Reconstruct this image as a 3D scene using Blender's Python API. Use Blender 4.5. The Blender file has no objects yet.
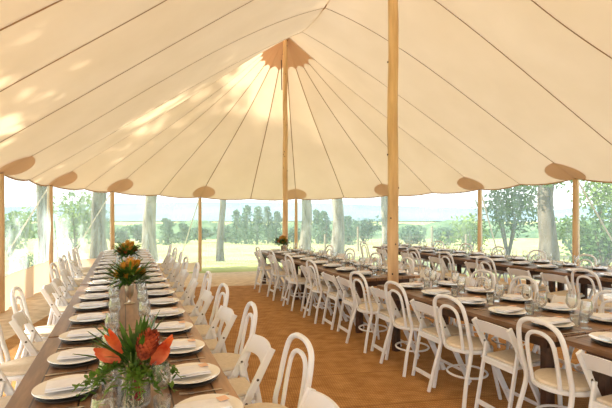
import bpy, math, random
from mathutils import Vector, Matrix
random.seed(7)
rnd = random.Random(11)
V = Vector
C = bpy.context.scene.collection
PI = math.pi

# ------------------------------------------------------------------ materials
def new_mat(name):
    m = bpy.data.materials.new(name); m.use_nodes = True
    nt = m.node_tree; nt.nodes.clear()
    out = nt.nodes.new('ShaderNodeOutputMaterial')
    return m, nt, out
def lin(c):
    return tuple((x/255/12.92 if x/255 <= .04045 else ((x/255+.055)/1.055)**2.4) for x in c[:3]) + (1,)
def pbr(name, col, col2=None, rough=.5, scale=8, stretch=(1,1,1), metal=0, bump=0, detail=4, spec=.5, lo=.35, hi=.65, coat=0, transl=0, rand=0, bscale=None):
    m, nt, out = new_mat(name); L = nt.links
    b = nt.nodes.new('ShaderNodeBsdfPrincipled')
    b.inputs['Roughness'].default_value = rough; b.inputs['Metallic'].default_value = metal
    b.inputs['Specular IOR Level'].default_value = spec
    if coat: b.inputs['Coat Weight'].default_value = coat
    csock = None
    if col2 is None:
        b.inputs['Base Color'].default_value = lin(col)
        rgb = nt.nodes.new('ShaderNodeRGB'); rgb.outputs[0].default_value = lin(col); csock = rgb.outputs[0]
    tc = nt.nodes.new('ShaderNodeTexCoord'); mp = nt.nodes.new('ShaderNodeMapping')
    mp.inputs['Scale'].default_value = stretch; L.new(tc.outputs['Object'], mp.inputs[0])
    no = nt.nodes.new('ShaderNodeTexNoise'); no.inputs['Scale'].default_value = scale; no.inputs['Detail'].default_value = detail
    L.new(mp.outputs[0], no.inputs['Vector'])
    if col2 is not None:
        r = nt.nodes.new('ShaderNodeValToRGB')
        r.color_ramp.elements[0].position = lo; r.color_ramp.elements[1].position = hi
        r.color_ramp.elements[0].color = lin(col); r.color_ramp.elements[1].color = lin(col2)
        L.new(no.outputs[0], r.inputs[0]); csock = r.outputs[0]
    L.new(csock, b.inputs['Base Color'])
    if bump:
        bn = nt.nodes.new('ShaderNodeBump'); bn.inputs['Strength'].default_value = bump; bn.inputs['Distance'].default_value = .01
        src = no
        if bscale:
            src = nt.nodes.new('ShaderNodeTexNoise'); src.inputs['Scale'].default_value = bscale; L.new(mp.outputs[0], src.inputs['Vector'])
        L.new(src.outputs[0], bn.inputs['Height']); L.new(bn.outputs[0], b.inputs['Normal'])
    if transl:
        t = nt.nodes.new('ShaderNodeBsdfTranslucent'); L.new(csock, t.inputs[0])
        mx = nt.nodes.new('ShaderNodeMixShader'); mx.inputs[0].default_value = transl
        L.new(b.outputs[0], mx.inputs[1]); L.new(t.outputs[0], mx.inputs[2]); L.new(mx.outputs[0], out.inputs[0])
    else: L.new(b.outputs[0], out.inputs[0])
    return m

def canvas_mat(name, c1, c2, transl):
    m, nt, out = new_mat(name); L = nt.links
    tc = nt.nodes.new('ShaderNodeTexCoord')
    no = nt.nodes.new('ShaderNodeTexNoise'); no.inputs['Scale'].default_value = .9; no.inputs['Detail'].default_value = 5
    L.new(tc.outputs['Object'], no.inputs['Vector'])
    r = nt.nodes.new('ShaderNodeValToRGB'); r.color_ramp.elements[0].position = .3; r.color_ramp.elements[1].position = .7
    r.color_ramp.elements[0].color = lin(c1); r.color_ramp.elements[1].color = lin(c2); L.new(no.outputs[0], r.inputs[0])
    d = nt.nodes.new('ShaderNodeBsdfDiffuse'); t = nt.nodes.new('ShaderNodeBsdfTranslucent')
    L.new(r.outputs[0], d.inputs[0]); L.new(r.outputs[0], t.inputs[0])
    w = nt.nodes.new('ShaderNodeTexNoise'); w.inputs['Scale'].default_value = 3; w.inputs['Detail'].default_value = 3
    L.new(tc.outputs['Object'], w.inputs['Vector'])
    bp = nt.nodes.new('ShaderNodeBump'); bp.inputs['Strength'].default_value = .25; bp.inputs['Distance'].default_value = .03
    L.new(w.outputs[0], bp.inputs['Height']); L.new(bp.outputs[0], d.inputs['Normal'])
    mx = nt.nodes.new('ShaderNodeMixShader'); mx.inputs[0].default_value = transl
    L.new(d.outputs[0], mx.inputs[1]); L.new(t.outputs[0], mx.inputs[2]); L.new(mx.outputs[0], out.inputs[0])
    return m

def vinyl_mat(name, lo, hi, col=(232,240,240)):
    m, nt, out = new_mat(name); L = nt.links
    tc = nt.nodes.new('ShaderNodeTexCoord'); mp = nt.nodes.new('ShaderNodeMapping'); mp.inputs['Scale'].default_value = (1.6,1.6,.5)
    L.new(tc.outputs['Object'], mp.inputs[0])
    no = nt.nodes.new('ShaderNodeTexNoise'); no.inputs['Scale'].default_value = 2.2; no.inputs['Detail'].default_value = 6; no.inputs['Distortion'].default_value = 1.2
    L.new(mp.outputs[0], no.inputs['Vector'])
    mr = nt.nodes.new('ShaderNodeMapRange'); mr.inputs[1].default_value = .35; mr.inputs[2].default_value = .7; mr.inputs[3].default_value = lo; mr.inputs[4].default_value = hi
    L.new(no.outputs[0], mr.inputs[0])
    tr = nt.nodes.new('ShaderNodeBsdfTransparent'); tr.inputs[0].default_value = (.97,.98,.98,1)
    tl = nt.nodes.new('ShaderNodeBsdfTranslucent'); tl.inputs[0].default_value = lin(col)
    gl = nt.nodes.new('ShaderNodeBsdfGlossy'); gl.inputs['Roughness'].default_value = .12
    m1 = nt.nodes.new('ShaderNodeMixShader'); m1.inputs[0].default_value = .12; L.new(tl.outputs[0], m1.inputs[1]); L.new(gl.outputs[0], m1.inputs[2])
    m2 = nt.nodes.new('ShaderNodeMixShader'); L.new(mr.outputs[0], m2.inputs[0]); L.new(tr.outputs[0], m2.inputs[1]); L.new(m1.outputs[0], m2.inputs[2])
    L.new(m2.outputs[0], out.inputs[0])
    return m

def glass_mat(name, tint=(.985,.99,.985,1), g=.25):
    # thin clear glass: mostly passes light, mirrors at grazing angles
    m, nt, out = new_mat(name); L = nt.links
    fr = nt.nodes.new('ShaderNodeFresnel'); fr.inputs[0].default_value = 1.5
    ma = nt.nodes.new('ShaderNodeMath'); ma.operation = 'MULTIPLY_ADD'; ma.inputs[1].default_value = .55; ma.inputs[2].default_value = g*.08
    L.new(fr.outputs[0], ma.inputs[0])
    df = nt.nodes.new('ShaderNodeBsdfDiffuse'); df.inputs[0].default_value = (.9,.9,.88,1)  # faint white share stands in for light the glass catches
    tr = nt.nodes.new('ShaderNodeBsdfTransparent'); tr.inputs[0].default_value = tint
    gl = nt.nodes.new('ShaderNodeBsdfGlossy'); gl.inputs['Roughness'].default_value = .03
    mx = nt.nodes.new('ShaderNodeMixShader'); L.new(ma.outputs[0], mx.inputs[0]); L.new(tr.outputs[0], mx.inputs[1]); L.new(gl.outputs[0], mx.inputs[2])
    m3 = nt.nodes.new('ShaderNodeMixShader'); m3.inputs[0].default_value = .03; L.new(mx.outputs[0], m3.inputs[1]); L.new(df.outputs[0], m3.inputs[2])
    L.new(m3.outputs[0], out.inputs[0]); return m

def plank_mat(name, c1, c2, axis='X', width=.19):
    m, nt, out = new_mat(name); L = nt.links
    tc = nt.nodes.new('ShaderNodeTexCoord'); sp = nt.nodes.new('ShaderNodeSeparateXYZ'); L.new(tc.outputs['Object'], sp.inputs[0])
    dv = nt.nodes.new('ShaderNodeMath'); dv.operation = 'DIVIDE'; dv.inputs[1].default_value = width; L.new(sp.outputs[axis], dv.inputs[0])
    fl = nt.nodes.new('ShaderNodeMath'); fl.operation = 'FLOOR'; L.new(dv.outputs[0], fl.inputs[0])
    fr = nt.nodes.new('ShaderNodeMath'); fr.operation = 'FRACT'; L.new(dv.outputs[0], fr.inputs[0])
    wn = nt.nodes.new('ShaderNodeTexWhiteNoise'); wn.noise_dimensions = '1D'; L.new(fl.outputs[0], wn.inputs['W'])
    mp = nt.nodes.new('ShaderNodeMapping'); mp.inputs['Scale'].default_value = (9,.9,9); L.new(tc.outputs['Object'], mp.inputs[0])
    ad = nt.nodes.new('ShaderNodeVectorMath'); ad.operation = 'ADD'; L.new(mp.outputs[0], ad.inputs[0]); L.new(wn.outputs[0], ad.inputs[1])
    no = nt.nodes.new('ShaderNodeTexNoise'); no.inputs['Scale'].default_value = 4; no.inputs['Detail'].default_value = 6; L.new(ad.outputs[0], no.inputs['Vector'])
    a2 = nt.nodes.new('ShaderNodeMath'); a2.operation = 'MULTIPLY_ADD'; a2.inputs[1].default_value = .5; L.new(wn.outputs[0], a2.inputs[0]); 
    sb = nt.nodes.new('ShaderNodeMath'); sb.operation = 'SUBTRACT'; sb.inputs[1].default_value = .25; L.new(no.outputs[0], sb.inputs[0]); L.new(sb.outputs[0], a2.inputs[2])
    r = nt.nodes.new('ShaderNodeValToRGB'); r.color_ramp.elements[0].position = .2; r.color_ramp.elements[1].position = .8
    r.color_ramp.elements[0].color = lin(c1); r.color_ramp.elements[1].color = lin(c2); L.new(a2.outputs[0], r.inputs[0])
    gp = nt.nodes.new('ShaderNodeMath'); gp.operation = 'LESS_THAN'; gp.inputs[1].default_value = .04; L.new(fr.outputs[0], gp.inputs[0])
    mc = nt.nodes.new('ShaderNodeMixRGB'); mc.inputs[2].default_value = lin((45,28,18)); L.new(gp.outputs[0], mc.inputs[0]); L.new(r.outputs[0], mc.inputs[1])
    b = nt.nodes.new('ShaderNodeBsdfPrincipled'); b.inputs['Roughness'].default_value = .34; L.new(mc.outputs[0], b.inputs['Base Color'])
    L.new(b.outputs[0], out.inputs[0]); return m

def mat_floor():
    m, nt, out = new_mat('coir_matting'); L = nt.links
    tc = nt.nodes.new('ShaderNodeTexCoord'); sp = nt.nodes.new('ShaderNodeSeparateXYZ'); L.new(tc.outputs['Object'], sp.inputs[0])
    def wave(axis, sc):
        w = nt.nodes.new('ShaderNodeTexWave'); w.wave_type = 'BANDS'; w.bands_direction = axis
        w.inputs['Scale'].default_value = sc; w.inputs['Distortion'].default_value = 1.5; w.inputs['Detail'].default_value = 2; w.inputs['Detail Scale'].default_value = 3
        L.new(tc.outputs['Object'], w.inputs['Vector']); return w
    w1 = wave('Y', 9); w2 = wave('X', 14)
    mu = nt.nodes.new('ShaderNodeMath'); mu.operation = 'MULTIPLY'; L.new(w1.outputs['Fac'], mu.inputs[0]); L.new(w2.outputs['Fac'], mu.inputs[1])
    no = nt.nodes.new('ShaderNodeTexNoise'); no.inputs['Scale'].default_value = 5.0; no.inputs['Detail'].default_value = 10
    mp = nt.nodes.new('ShaderNodeMapping'); mp.inputs['Scale'].default_value = (1.2,1.7,1); L.new(tc.outputs['Object'], mp.inputs[0]); L.new(mp.outputs[0], no.inputs['Vector'])
    r = nt.nodes.new('ShaderNodeValToRGB'); r.color_ramp.elements[0].position = .3; r.color_ramp.elements[1].position = .7
    r.color_ramp.elements[0].color = lin((172,124,72)); r.color_ramp.elements[1].color = lin((204,156,98)); L.new(no.outputs[0], r.inputs[0])
    mr = nt.nodes.new('ShaderNodeMapRange'); mr.inputs[3].default_value = .72; mr.inputs[4].default_value = 1.15; L.new(mu.outputs[0], mr.inputs[0])
    mm = nt.nodes.new('ShaderNodeVectorMath'); mm.operation = 'SCALE'; L.new(r.outputs[0], mm.inputs[0]); L.new(mr.outputs[0], mm.inputs['Scale'])
    # joins between the strips of matting, one every 0.92 m
    dv = nt.nodes.new('ShaderNodeMath'); dv.operation = 'DIVIDE'; dv.inputs[1].default_value = .75; L.new(sp.outputs['Y'], dv.inputs[0])
    fr = nt.nodes.new('ShaderNodeMath'); fr.operation = 'FRACT'; L.new(dv.outputs[0], fr.inputs[0])
    gp = nt.nodes.new('ShaderNodeMath'); gp.operation = 'LESS_THAN'; gp.inputs[1].default_value = .03; L.new(fr.outputs[0], gp.inputs[0])
    gm = nt.nodes.new('ShaderNodeMath'); gm.operation = 'MULTIPLY'; gm.inputs[1].default_value = .4; L.new(gp.outputs[0], gm.inputs[0])
    mc = nt.nodes.new('ShaderNodeMixRGB'); mc.inputs[2].default_value = lin((112,72,38)); L.new(gm.outputs[0], mc.inputs[0]); L.new(mm.outputs[0], mc.inputs[1])
    b = nt.nodes.new('ShaderNodeBsdfPrincipled'); b.inputs['Roughness'].default_value = .85; b.inputs['Specular IOR Level'].default_value = .15
    L.new(mc.outputs[0], b.inputs['Base Color'])
    bp = nt.nodes.new('ShaderNodeBump'); bp.inputs['Strength'].default_value = .5; bp.inputs['Distance'].default_value = .006; L.new(mu.outputs[0], bp.inputs['Height']); L.new(bp.outputs[0], b.inputs['Normal'])
    L.new(b.outputs[0], out.inputs[0]); return m

M = dict(
 canvas = canvas_mat('canvas', (230,202,166), (238,211,177), .305),
 patch = canvas_mat('canvas_patch', (214,178,148), (222,188,158), .27),
 seam = pbr('seam_tape', (166,128,92), rough=.9, transl=.2),
 skirt = canvas_mat('skirt_canvas', (226,200,172), (232,208,182), .3),
 vinyl = vinyl_mat('clear_vinyl_creased', .3, .58, (176,190,192)),
 vinyl2 = vinyl_mat('hazed_clear_vinyl', .28, .44, (198,210,212)),  # milky share of the sheet also stands in for outdoor haze
 vinyl3 = vinyl_mat('hazed_clear_vinyl_thin', .2, .34, (196,208,210)),  # weaker veil, again with the haze outside put into the vinyl
 pole = pbr('timber_pole', (190,154,112), (224,190,146), rough=.6, scale=3, stretch=(4,4,.5), bump=.3),
 poleend = pbr('timber_side_pole', (192,156,114), (214,180,136), rough=.6, scale=3, stretch=(4,4,.5)),
 top = plank_mat('farm_table_planks', (114,84,60), (176,140,106)),
 dark = pbr('dark_table_wood', (52,32,20), (84,54,36), rough=.5, scale=4, stretch=(3,3,3)),
 white = pbr('white_painted_wood', (228,232,238), rough=.35),
 resin = pbr('white_resin', (230,234,240), rough=.4),
 bolt = pbr('bolt_steel', (90,84,78), metal=.8, rough=.4),
 pad = pbr('seat_pad_fabric', (218,206,186), (228,216,198), rough=.85, scale=40),
 china = pbr('white_china', (238,237,234), rough=.15, coat=.3),
 charger = pbr('pewter_charger', (92,84,78), rough=.45, metal=.5),
 napkin = pbr('napkin_linen', (224,227,236), (234,237,244), rough=.9, scale=20, bump=.3),
 card = pbr('peach_card', (230,190,160), rough=.8),
 steel = pbr('cutlery_steel', (190,186,180), metal=1, rough=.22),
 glass = glass_mat('clear_glass'),
 water = glass_mat('water', (.93,.96,.93,1), .1),
 brass = pbr('antique_silver', (214,204,184), metal=.9, rough=.28),
 floor = mat_floor(),
 lawn = pbr('lawn', (150,158,92), (196,196,134), rough=.95, scale=.5, detail=8, spec=.1),
 sand = pbr('pale_gravel', (196,176,150), (222,204,178), rough=.95, scale=6, spec=.1),
 hill = pbr('far_hillside', (118,140,150), (134,154,160), rough=1, scale=.02, spec=0),  # blue-grey of distance haze put into the hill colour
 wood = pbr('woodland', (74,100,78), (118,140,104), rough=1, scale=.35, detail=8, spec=0, bump=.6),
 bark = pbr('pale_bark', (84,76,64), (160,154,140), rough=.95, scale=3, stretch=(1.5,1.5,.4), bump=.6, spec=.1),
 bark2 = pbr('grey_bark', (64,58,50), (112,104,92), rough=.95, scale=3, stretch=(2,2,.4), bump=.6, spec=.1),
 leafd = pbr('leaf_dark', (52,84,44), (92,124,66), rough=.6, scale=.7, transl=.35, spec=.2),
 leafm = pbr('leaf_mid', (84,118,58), (136,158,84), rough=.6, scale=.7, transl=.4, spec=.2),
 leafp = pbr('leaf_pine', (70,100,84), (104,132,104), rough=.7, scale=.5, transl=.3, spec=.2),
 strap = pbr('white_strap', (226,222,212), rough=.8),
 rope = pbr('hem_rope', (168,128,86), rough=.9),
 fence = pbr('fence_wood', (130,118,100), rough=.9),
 orange = pbr('orange_petal', (206,62,20), (236,120,60), rough=.5, scale=14, transl=.25),
 salmon = pbr('salmon_petal', (196,66,30), (236,134,86), rough=.5, scale=14, transl=.25),
 red = pbr('red_protea', (98,26,18), (204,98,60), rough=.5, scale=20, transl=.1),
 yellow = pbr('yellow_petal', (190,130,34), (220,168,70), rough=.5, scale=20, transl=.25),
 berry = pbr('red_berry', (130,14,26), rough=.3),
 fern = pbr('green_leaf', (34,66,22), (84,124,40), rough=.5, scale=10, transl=.25),
 fern2 = pbr('bright_green_leaf', (62,104,30), (118,150,60), rough=.5, scale=10, transl=.3),
 stem = pbr('stem', (84,100,44), rough=.6),
)

# ------------------------------------------------------------------ mesh builder
class MB:
    def __init__(s): s.v = []; s.f = []; s.mi = []
    def add(s, vs, fs, mi=0):
        b = len(s.v); s.v += [tuple(p) for p in vs]; s.f += [tuple(b+i for i in f) for f in fs]; s.mi += [mi]*len(fs)
    def box(s, x0, x1, y0, y1, z0, z1, mi=0, M=None):
        vs = [V((x, y, z)) for z in (z0, z1) for y in (y0, y1) for x in (x0, x1)]
        if M: vs = [M @ p for p in vs]
        s.add(vs, [(0,2,3,1),(4,5,7,6),(0,1,5,4),(2,6,7,3),(0,4,6,2),(1,3,7,5)], mi)
    def beam(s, a, b, w, t, up=(1,0,0), ch=.25, mi=0):
        # bar from a to b: w across 'up', t the other way, chamfered edges
        a = V(a); b = V(b); d = (b-a).normalized(); u = V(up); u = (u - d*u.dot(d)).normalized(); n = d.cross(u)
        c = min(w, t)*ch; hw, ht = w/2, t/2
        prof = [(hw-c,ht),(hw,ht-c),(hw,-ht+c),(hw-c,-ht),(-hw+c,-ht),(-hw,-ht+c),(-hw,ht-c),(-hw+c,ht)]
        vs = [p + u*x + n*y for p in (a, b) for x, y in prof]
        fs = [(i, (i+1)%8, 8+(i+1)%8, 8+i) for i in range(8)] + [tuple(range(7,-1,-1)), tuple(range(8,16))]
        s.add(vs, fs, mi)
    def tube(s, pts, r, n=8, closed=False, caps=True, mi=0):
        pts = [V(p) for p in pts]; m = len(pts)
        rs = r if isinstance(r, (list, tuple)) else [r]*m
        prev = None; vs = []
        for i, p in enumerate(pts):
            if closed: t = pts[(i+1)%m] - pts[i-1]
            else: t = pts[min(i+1, m-1)] - pts[max(i-1, 0)]
            t.normalize()
            if prev is None:
                ref = V((0,0,1)) if abs(t.z) < .9 else V((1,0,0)); u = t.cross(ref).normalized()
            else: u = (prev - t*prev.dot(t)).normalized()
            prev = u; w = t.cross(u)
            for k in range(n):
                a = 2*PI*k/n; vs.append(p + (u*math.cos(a) + w*math.sin(a))*rs[i])
        fs = []
        for i in range(m if closed else m-1):
            j = (i+1) % m
            for k in range(n): fs.append((i*n+k, i*n+(k+1)%n, j*n+(k+1)%n, j*n+k))
        if caps and not closed: fs += [tuple(range(n-1,-1,-1)), tuple((m-1)*n+k for k in range(n))]
        s.add(vs, fs, mi)
    def lathe(s, prof, n=24, c=(0,0,0), mi=0, M=None):
        vs = []; c = V(c)
        for r, z in prof:
            for k in range(n):
                a = 2*PI*k/n; p = V((r*math.cos(a), r*math.sin(a), z)); vs.append((M @ p if M else p) + c)
        fs = []
        for i in range(len(prof)-1):
            for k in range(n): fs.append((i*n+k, i*n+(k+1)%n, (i+1)*n+(k+1)%n, (i+1)*n+k))
        s.add(vs, fs, mi)
    def ball(s, c, r, n=8, m=6, mi=0):
        r = r if isinstance(r, (tuple, list)) else (r, r, r)
        prof = [(math.sin(PI*i/m), -math.cos(PI*i/m)) for i in range(m+1)]
        s.lathe([(max(a, 1e-3), b) for a, b in prof], n, c, mi, Matrix.Diagonal(V(r)))
    def leaf(s, base, d, L, w, bend=.2, up=V((0,0,1)), mi=0, seg=4, tip=0.02):
        d = V(d).normalized(); side = d.cross(up)
        if side.length < 1e-3: side = V((1,0,0))
        side.normalize(); nrm = side.cross(d)
        vs = []; base = V(base)
        for i in range(seg+1):
            t = i/seg; p = base + d*L*t - nrm*bend*L*t*t
            ww = w*math.sin(PI*min(.97, max(.06, t)))**.7
            vs += [p - side*ww/2, p + nrm*(-ww*.12), p + side*ww/2]
        fs = []
        for i in range(seg):
            a = i*3; fs += [(a, a+1, a+4, a+3), (a+1, a+2, a+5, a+4)]
        s.add(vs, fs, mi)
    def build(s, name, mat, parent=None, smooth=True, loc=None):
        me = bpy.data.meshes.new(name); me.from_pydata(s.v, [], s.f); me.update()
        mats = mat if isinstance(mat, (list, tuple)) else [mat]
        for x in mats: me.materials.append(x)
        me.polygons.foreach_set('material_index', s.mi)
        if smooth:
            me.polygons.foreach_set('use_smooth', [True]*len(me.polygons))
            if hasattr(me, 'set_sharp_from_angle'): me.set_sharp_from_angle(angle=math.radians(42))
        o = bpy.data.objects.new(name, me); C.objects.link(o)
        if parent: o.parent = parent
        if loc: o.location = loc
        return o
def tag(o, label, cat, group=None, kind=None):
    o['label'] = label; o['category'] = cat
    if group: o['group'] = group
    if kind: o['kind'] = kind
    return o
def empty(name, loc=(0,0,0), rz=0):
    o = bpy.data.objects.new(name, None); C.objects.link(o); o.empty_display_size = .1
    o.location = loc; o.rotation_euler = (0, 0, rz); return o
def struct(o, label=None):
    o['kind'] = 'structure'
    if label: o['label'] = label
    return o
KIDS = {}
def copy_tree(o, parent=None, first=True):
    c = o.copy(); C.objects.link(c); c.parent = parent
    for k in ('label', 'category', 'group'):
        if first and k in c: del c[k]
    for ch in [x for x in KIDS.get(o.name, ())]: copy_tree(ch, c, False)
    return c
def remember(o):
    KIDS[o.name] = list(o.children)
    for ch in o.children: remember(ch)
class Proto:
    def __init__(s, root): s.root = root; s.used = False; remember(root)
    def place(s, loc, rz, label, cat, group, scale=None):
        o = s.root if not s.used else copy_tree(s.root); s.used = True
        o.location = loc; o.rotation_euler = (0, 0, rz)
        if scale: o.scale = (scale,)*3
        return tag(o, label, cat, group)
WORD = ['first','second','third','fourth','fifth','sixth','seventh','eighth','ninth','tenth','eleventh','twelfth','thirteenth','fourteenth',
        'fifteenth','sixteenth','seventeenth','eighteenth','nineteenth','twentieth','twenty-first','twenty-second','twenty-third']

# ------------------------------------------------------------------ camera
TH = math.atan(181/442); SN, CS = math.sin(TH), math.cos(TH)
cam = bpy.data.cameras.new('camera'); cam.sensor_width = 36; cam.lens = 36*442/612; cam.shift_y = 8/612; cam.clip_end = 3000
co = bpy.data.objects.new('camera', cam); C.objects.link(co); co.location = (0,0,1.65); co.rotation_euler = (PI/2, 0, -TH)
bpy.context.scene.camera = co
def depth(x, y): return x*SN + y*CS
def place(px, d):      # ground position seen in column px at distance d ahead
    x = (px-306)/442*d; return (x*CS + d*SN, -x*SN + d*CS)

# ------------------------------------------------------------------ ground
def gz(x, y):
    d = depth(x, y)
    t = min(1, max(0, (d-9.8)/6)); t = t*t*(3-2*t)
    z = -.42*t
    if d > 15: z -= .05*(min(d, 75)-15)*min(1, (d-15)/6)
    return z
mb = MB(); xs = [-160,-90,-50,-30,-20,-14,-10]+[-8+i*1.0 for i in range(0,24)]+[18,22,28,36,50,80,130,200]; ys = [-30,-15,-8]+[-6+i for i in range(0,34)]+[30,36,44,54,66,80,100,140,200,300]
for y in ys:
    for x in xs: mb.v.append((x, y, gz(x, y)-.012))
n = len(xs)
for j in range(len(ys)-1):
    for i in range(n-1): mb.f.append((j*n+i, j*n+i+1, (j+1)*n+i+1, (j+1)*n+i)); mb.mi.append(0)
struct(mb.build('ground', M['lawn']), 'pale sunlit grass field sloping away behind the tent')
# gravel apron under the tent, a sheet following the ground
mb = MB(); N = 26
for j in range(N+1):
    for i in range(N+1):
        x = -3.2 + 12.6*i/N; y = -7 + 22*j/N; mb.v.append((x, y, gz(x, y)-.004))
for j in range(N):
    for i in range(N): mb.f.append((j*(N+1)+i, j*(N+1)+i+1, (j+1)*(N+1)+i+1, (j+1)*(N+1)+i)); mb.mi.append(0)
struct(mb.build('ground_under_tent', M['sand']), 'pale sandy ground beneath the tent edge')
mb = MB(); mb.box(-5.3, 4.6, -8, 6.4, -.006, 0.0)
fl = struct(mb.build('floor', M['floor'], smooth=False, loc=(3.2,3,0)), 'golden brown woven coir matting on the tent floor')
fl.rotation_euler = (0, 0, math.radians(-12))
# hills
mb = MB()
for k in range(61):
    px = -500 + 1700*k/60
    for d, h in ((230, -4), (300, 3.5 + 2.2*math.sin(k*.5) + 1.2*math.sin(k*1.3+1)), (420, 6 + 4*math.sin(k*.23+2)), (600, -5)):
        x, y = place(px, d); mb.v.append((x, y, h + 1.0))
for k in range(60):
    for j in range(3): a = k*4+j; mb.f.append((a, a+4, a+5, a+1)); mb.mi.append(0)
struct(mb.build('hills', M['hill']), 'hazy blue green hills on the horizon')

mb = MB(); R0 = random.Random(8); NK = 260
for k in range(NK+1):
    px = -500 + 1700*k/NK; w0 = math.sin(k*.31)*.5 + math.sin(k*.83+1)*.35 + R0.uniform(-.25,.25)
    for d, h in ((82, -4.2), (84, -2.4+w0*.5), (90, -1.3+w0), (104, -.9+w0*.8), (120, -4.4)):
        x, y = place(px, d); mb.v.append((x, y, h))
for k in range(NK):
    for j in range(4): a = k*5+j; mb.f.append((a, a+5, a+6, a+1)); mb.mi.append(0)
struct(mb.build('distant_woodland_ground', M['wood']), 'band of distant woodland below the hills')

# ------------------------------------------------------------------ tent canopy
P = [V((4.09,11.5,0)), V((3.25,4.93,0)), V((2.41,-1.64,0))]
RZ = [(0,6.58),(.28,5.9),(.55,5.67),(.8,5.9),(1,6.62),(1.2,5.95),(1.45,5.7),(1.72,5.95),(2,6.62)]
def ridge(u):
    a = P[0] + (P[1]-P[0])*u
    for (u0, z0), (u1, z1) in zip(RZ, RZ[1:]):
        if u <= u1+1e-9: return V((a.x, a.y, z0 + (z1-z0)*max(0, (u-u0))/(u1-u0)))
# (ridge parameter, eave x, y, z, bulge, has_pole)
S = [(2,2.3,-6.8,2.3,-.3,1),(2,0,-6.2,2.3,-.3,0),(2,-1.9,-4,2.3,-.3,1),(2,-2.6,-1.3,2.3,-.3,0),
 (2,-2.9,.8,2.3,-.3,1),(1.72,-2.75,2.1,2.3,.2,0),(1.45,-2.6,3.4,2.3,.4,1),(1.2,-2.4,4.7,2.26,-.15,0),(1,-2.25,6.0,2.28,-.45,1),(.8,-2.07,7.3,2.30,.1,0),
 (.55,-1.9,8.64,2.31,.45,1),(.28,-1.72,9.97,2.28,.2,0),(0,-1.55,11.3,2.26,-.12,1),(0,-.95,12.4,2.24,-.2,0),(0,-.33,13.4,2.23,-.25,1),(0,1.0,14.75,2.2,-.3,0),
 (0,2.43,15.75,2.18,-.3,1),(0,4.35,16.1,2.15,-.3,0),(0,6.1,15.9,2.17,-.3,1),(0,7.5,14.6,2.19,-.3,0),(0,8.3,12.8,2.23,-.3,1),(0,8.75,11.1,2.25,-.25,0),
 (0,9.0,9.4,2.28,-.15,1),(.28,8.65,7.75,2.31,.2,0),(.55,8.3,6.1,2.33,.42,1),(.8,7.95,4.45,2.16,.25,0),(1,7.6,2.8,2.05,-.85,1),(1.2,7.3,1.2,2.2,-.1,0),
 (1.45,7,-.4,2.25,.3,1),(1.72,6.75,-1.9,2.3,.1,0),(2,6.5,-3.4,2.3,-.3,1),(2,4.8,-5.9,2.3,-.3,0)]
NS = len(S)
def seam_pt(i, t):
    u, ex, ey, ez, a, _ = S[i % NS]; R = ridge(u)
    g = (1-t) + a*t*(1-t)**2
    return V((R.x + (ex-R.x)*t, R.y + (ey-R.y)*t, ez + (R.z-ez)*g))
def surf(s, t):
    i = math.floor(s); f = s-i
    p = seam_pt(i, t).lerp(seam_pt(i+1, t), f)
    w = (seam_pt(i, t)-seam_pt(i+1, t)).length
    p.z += -.045*min(1.4, w)*4*f*(1-f)*.9     # cloth hangs a little between the seams
    return p
mb = MB(); NA, NT = 6, 22
for i in range(NS):
    vs = [surf(i + a/NA*.9999, t/NT) for t in range(NT+1) for a in range(NA+1)]
    mb.add(vs, [(t*(NA+1)+a, t*(NA+1)+a+1, (t+1)*(NA+1)+a+1, (t+1)*(NA+1)+a) for t in range(NT) for a in range(NA)])
    # seam tape hanging just under the cloth
    pts = [seam_pt(i, t/40) for t in range(41)]; vs = []
    for k, p in enumerate(pts):
        d = pts[min(k+1, 40)] - pts[max(k-1, 0)]; sd = V((-d.y, d.x, 0)).normalized()*.0125
        q = p - V((0, 0, .014)); vs += [q-sd, q+sd]
    mb.add(vs, [(2*k, 2*k+1, 2*k+3, 2*k+2) for k in range(40)], 1)
rp = [ridge(u) for u in [k*.05 for k in range(41)]]; vs = []
for p in rp: q = p-V((0,0,.016)); vs += [q-V((.014,0,0)), q+V((.014,0,0))]
mb.add(vs, [(2*k, 2*k+1, 2*k+3, 2*k+2) for k in range(40)], 1)
canopy = mb.build('ceiling', [M['canvas'], M['seam']]); struct(canopy, 'cream canvas tent canopy with radiating brown seams')
mb = MB(); mb.tube([surf(i + a/4, 1.0) + V((0,0,-.01)) for i in range(NS) for a in range(4)], .014, 5, closed=True)
mb.build('hem_rope', M['rope'], canopy)
# reinforcement patches and side poles
pole_idx = [i for i in range(NS) if S[i][5]]
def add_patch(i):
    e = seam_pt(i, 1); L = (seam_pt(i, 1)-seam_pt(i, .9)).length/.1
    mb = MB(); vs = []; K = 28; RR = 6
    wl = (seam_pt(i-1, 1)-e).length; wr = (seam_pt(i+1, 1)-e).length
    for r in range(RR+1):
        for k in range(K):
            a = 2*PI*k/K; ax = math.cos(a)*.46*r/RR; ay = .28 + math.sin(a)*.28*r/RR
            s = i + (ax/wr if ax > 0 else ax/wl); t = 1 - ay/L
            vs.append(surf(s, min(.9999, t)) - V((0,0,.022)))
    mb.add(vs, [(r*K+k, r*K+(k+1)%K, (r+1)*K+(k+1)%K, (r+1)*K+k) for r in range(RR) for k in range(K)])
    mb.build('reinforcement_patch', M['patch'], canopy)
PL = {10:'left edge of the photo, nearest on the left wall', 12:'left wall, second from the left edge', 14:'the far left, just left of the long table end',
 16:'the back wall, beside the aisle between the table rows', 18:'the back wall just right of the slim centre pole', 20:'the back wall just right of the thick centre pole',
 22:'the right wall, second from the right edge', 24:'the right wall, nearest the right edge beside the big tree'}
for i in pole_idx: 
    if 4 <= i <= 30: add_patch(i)
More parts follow.
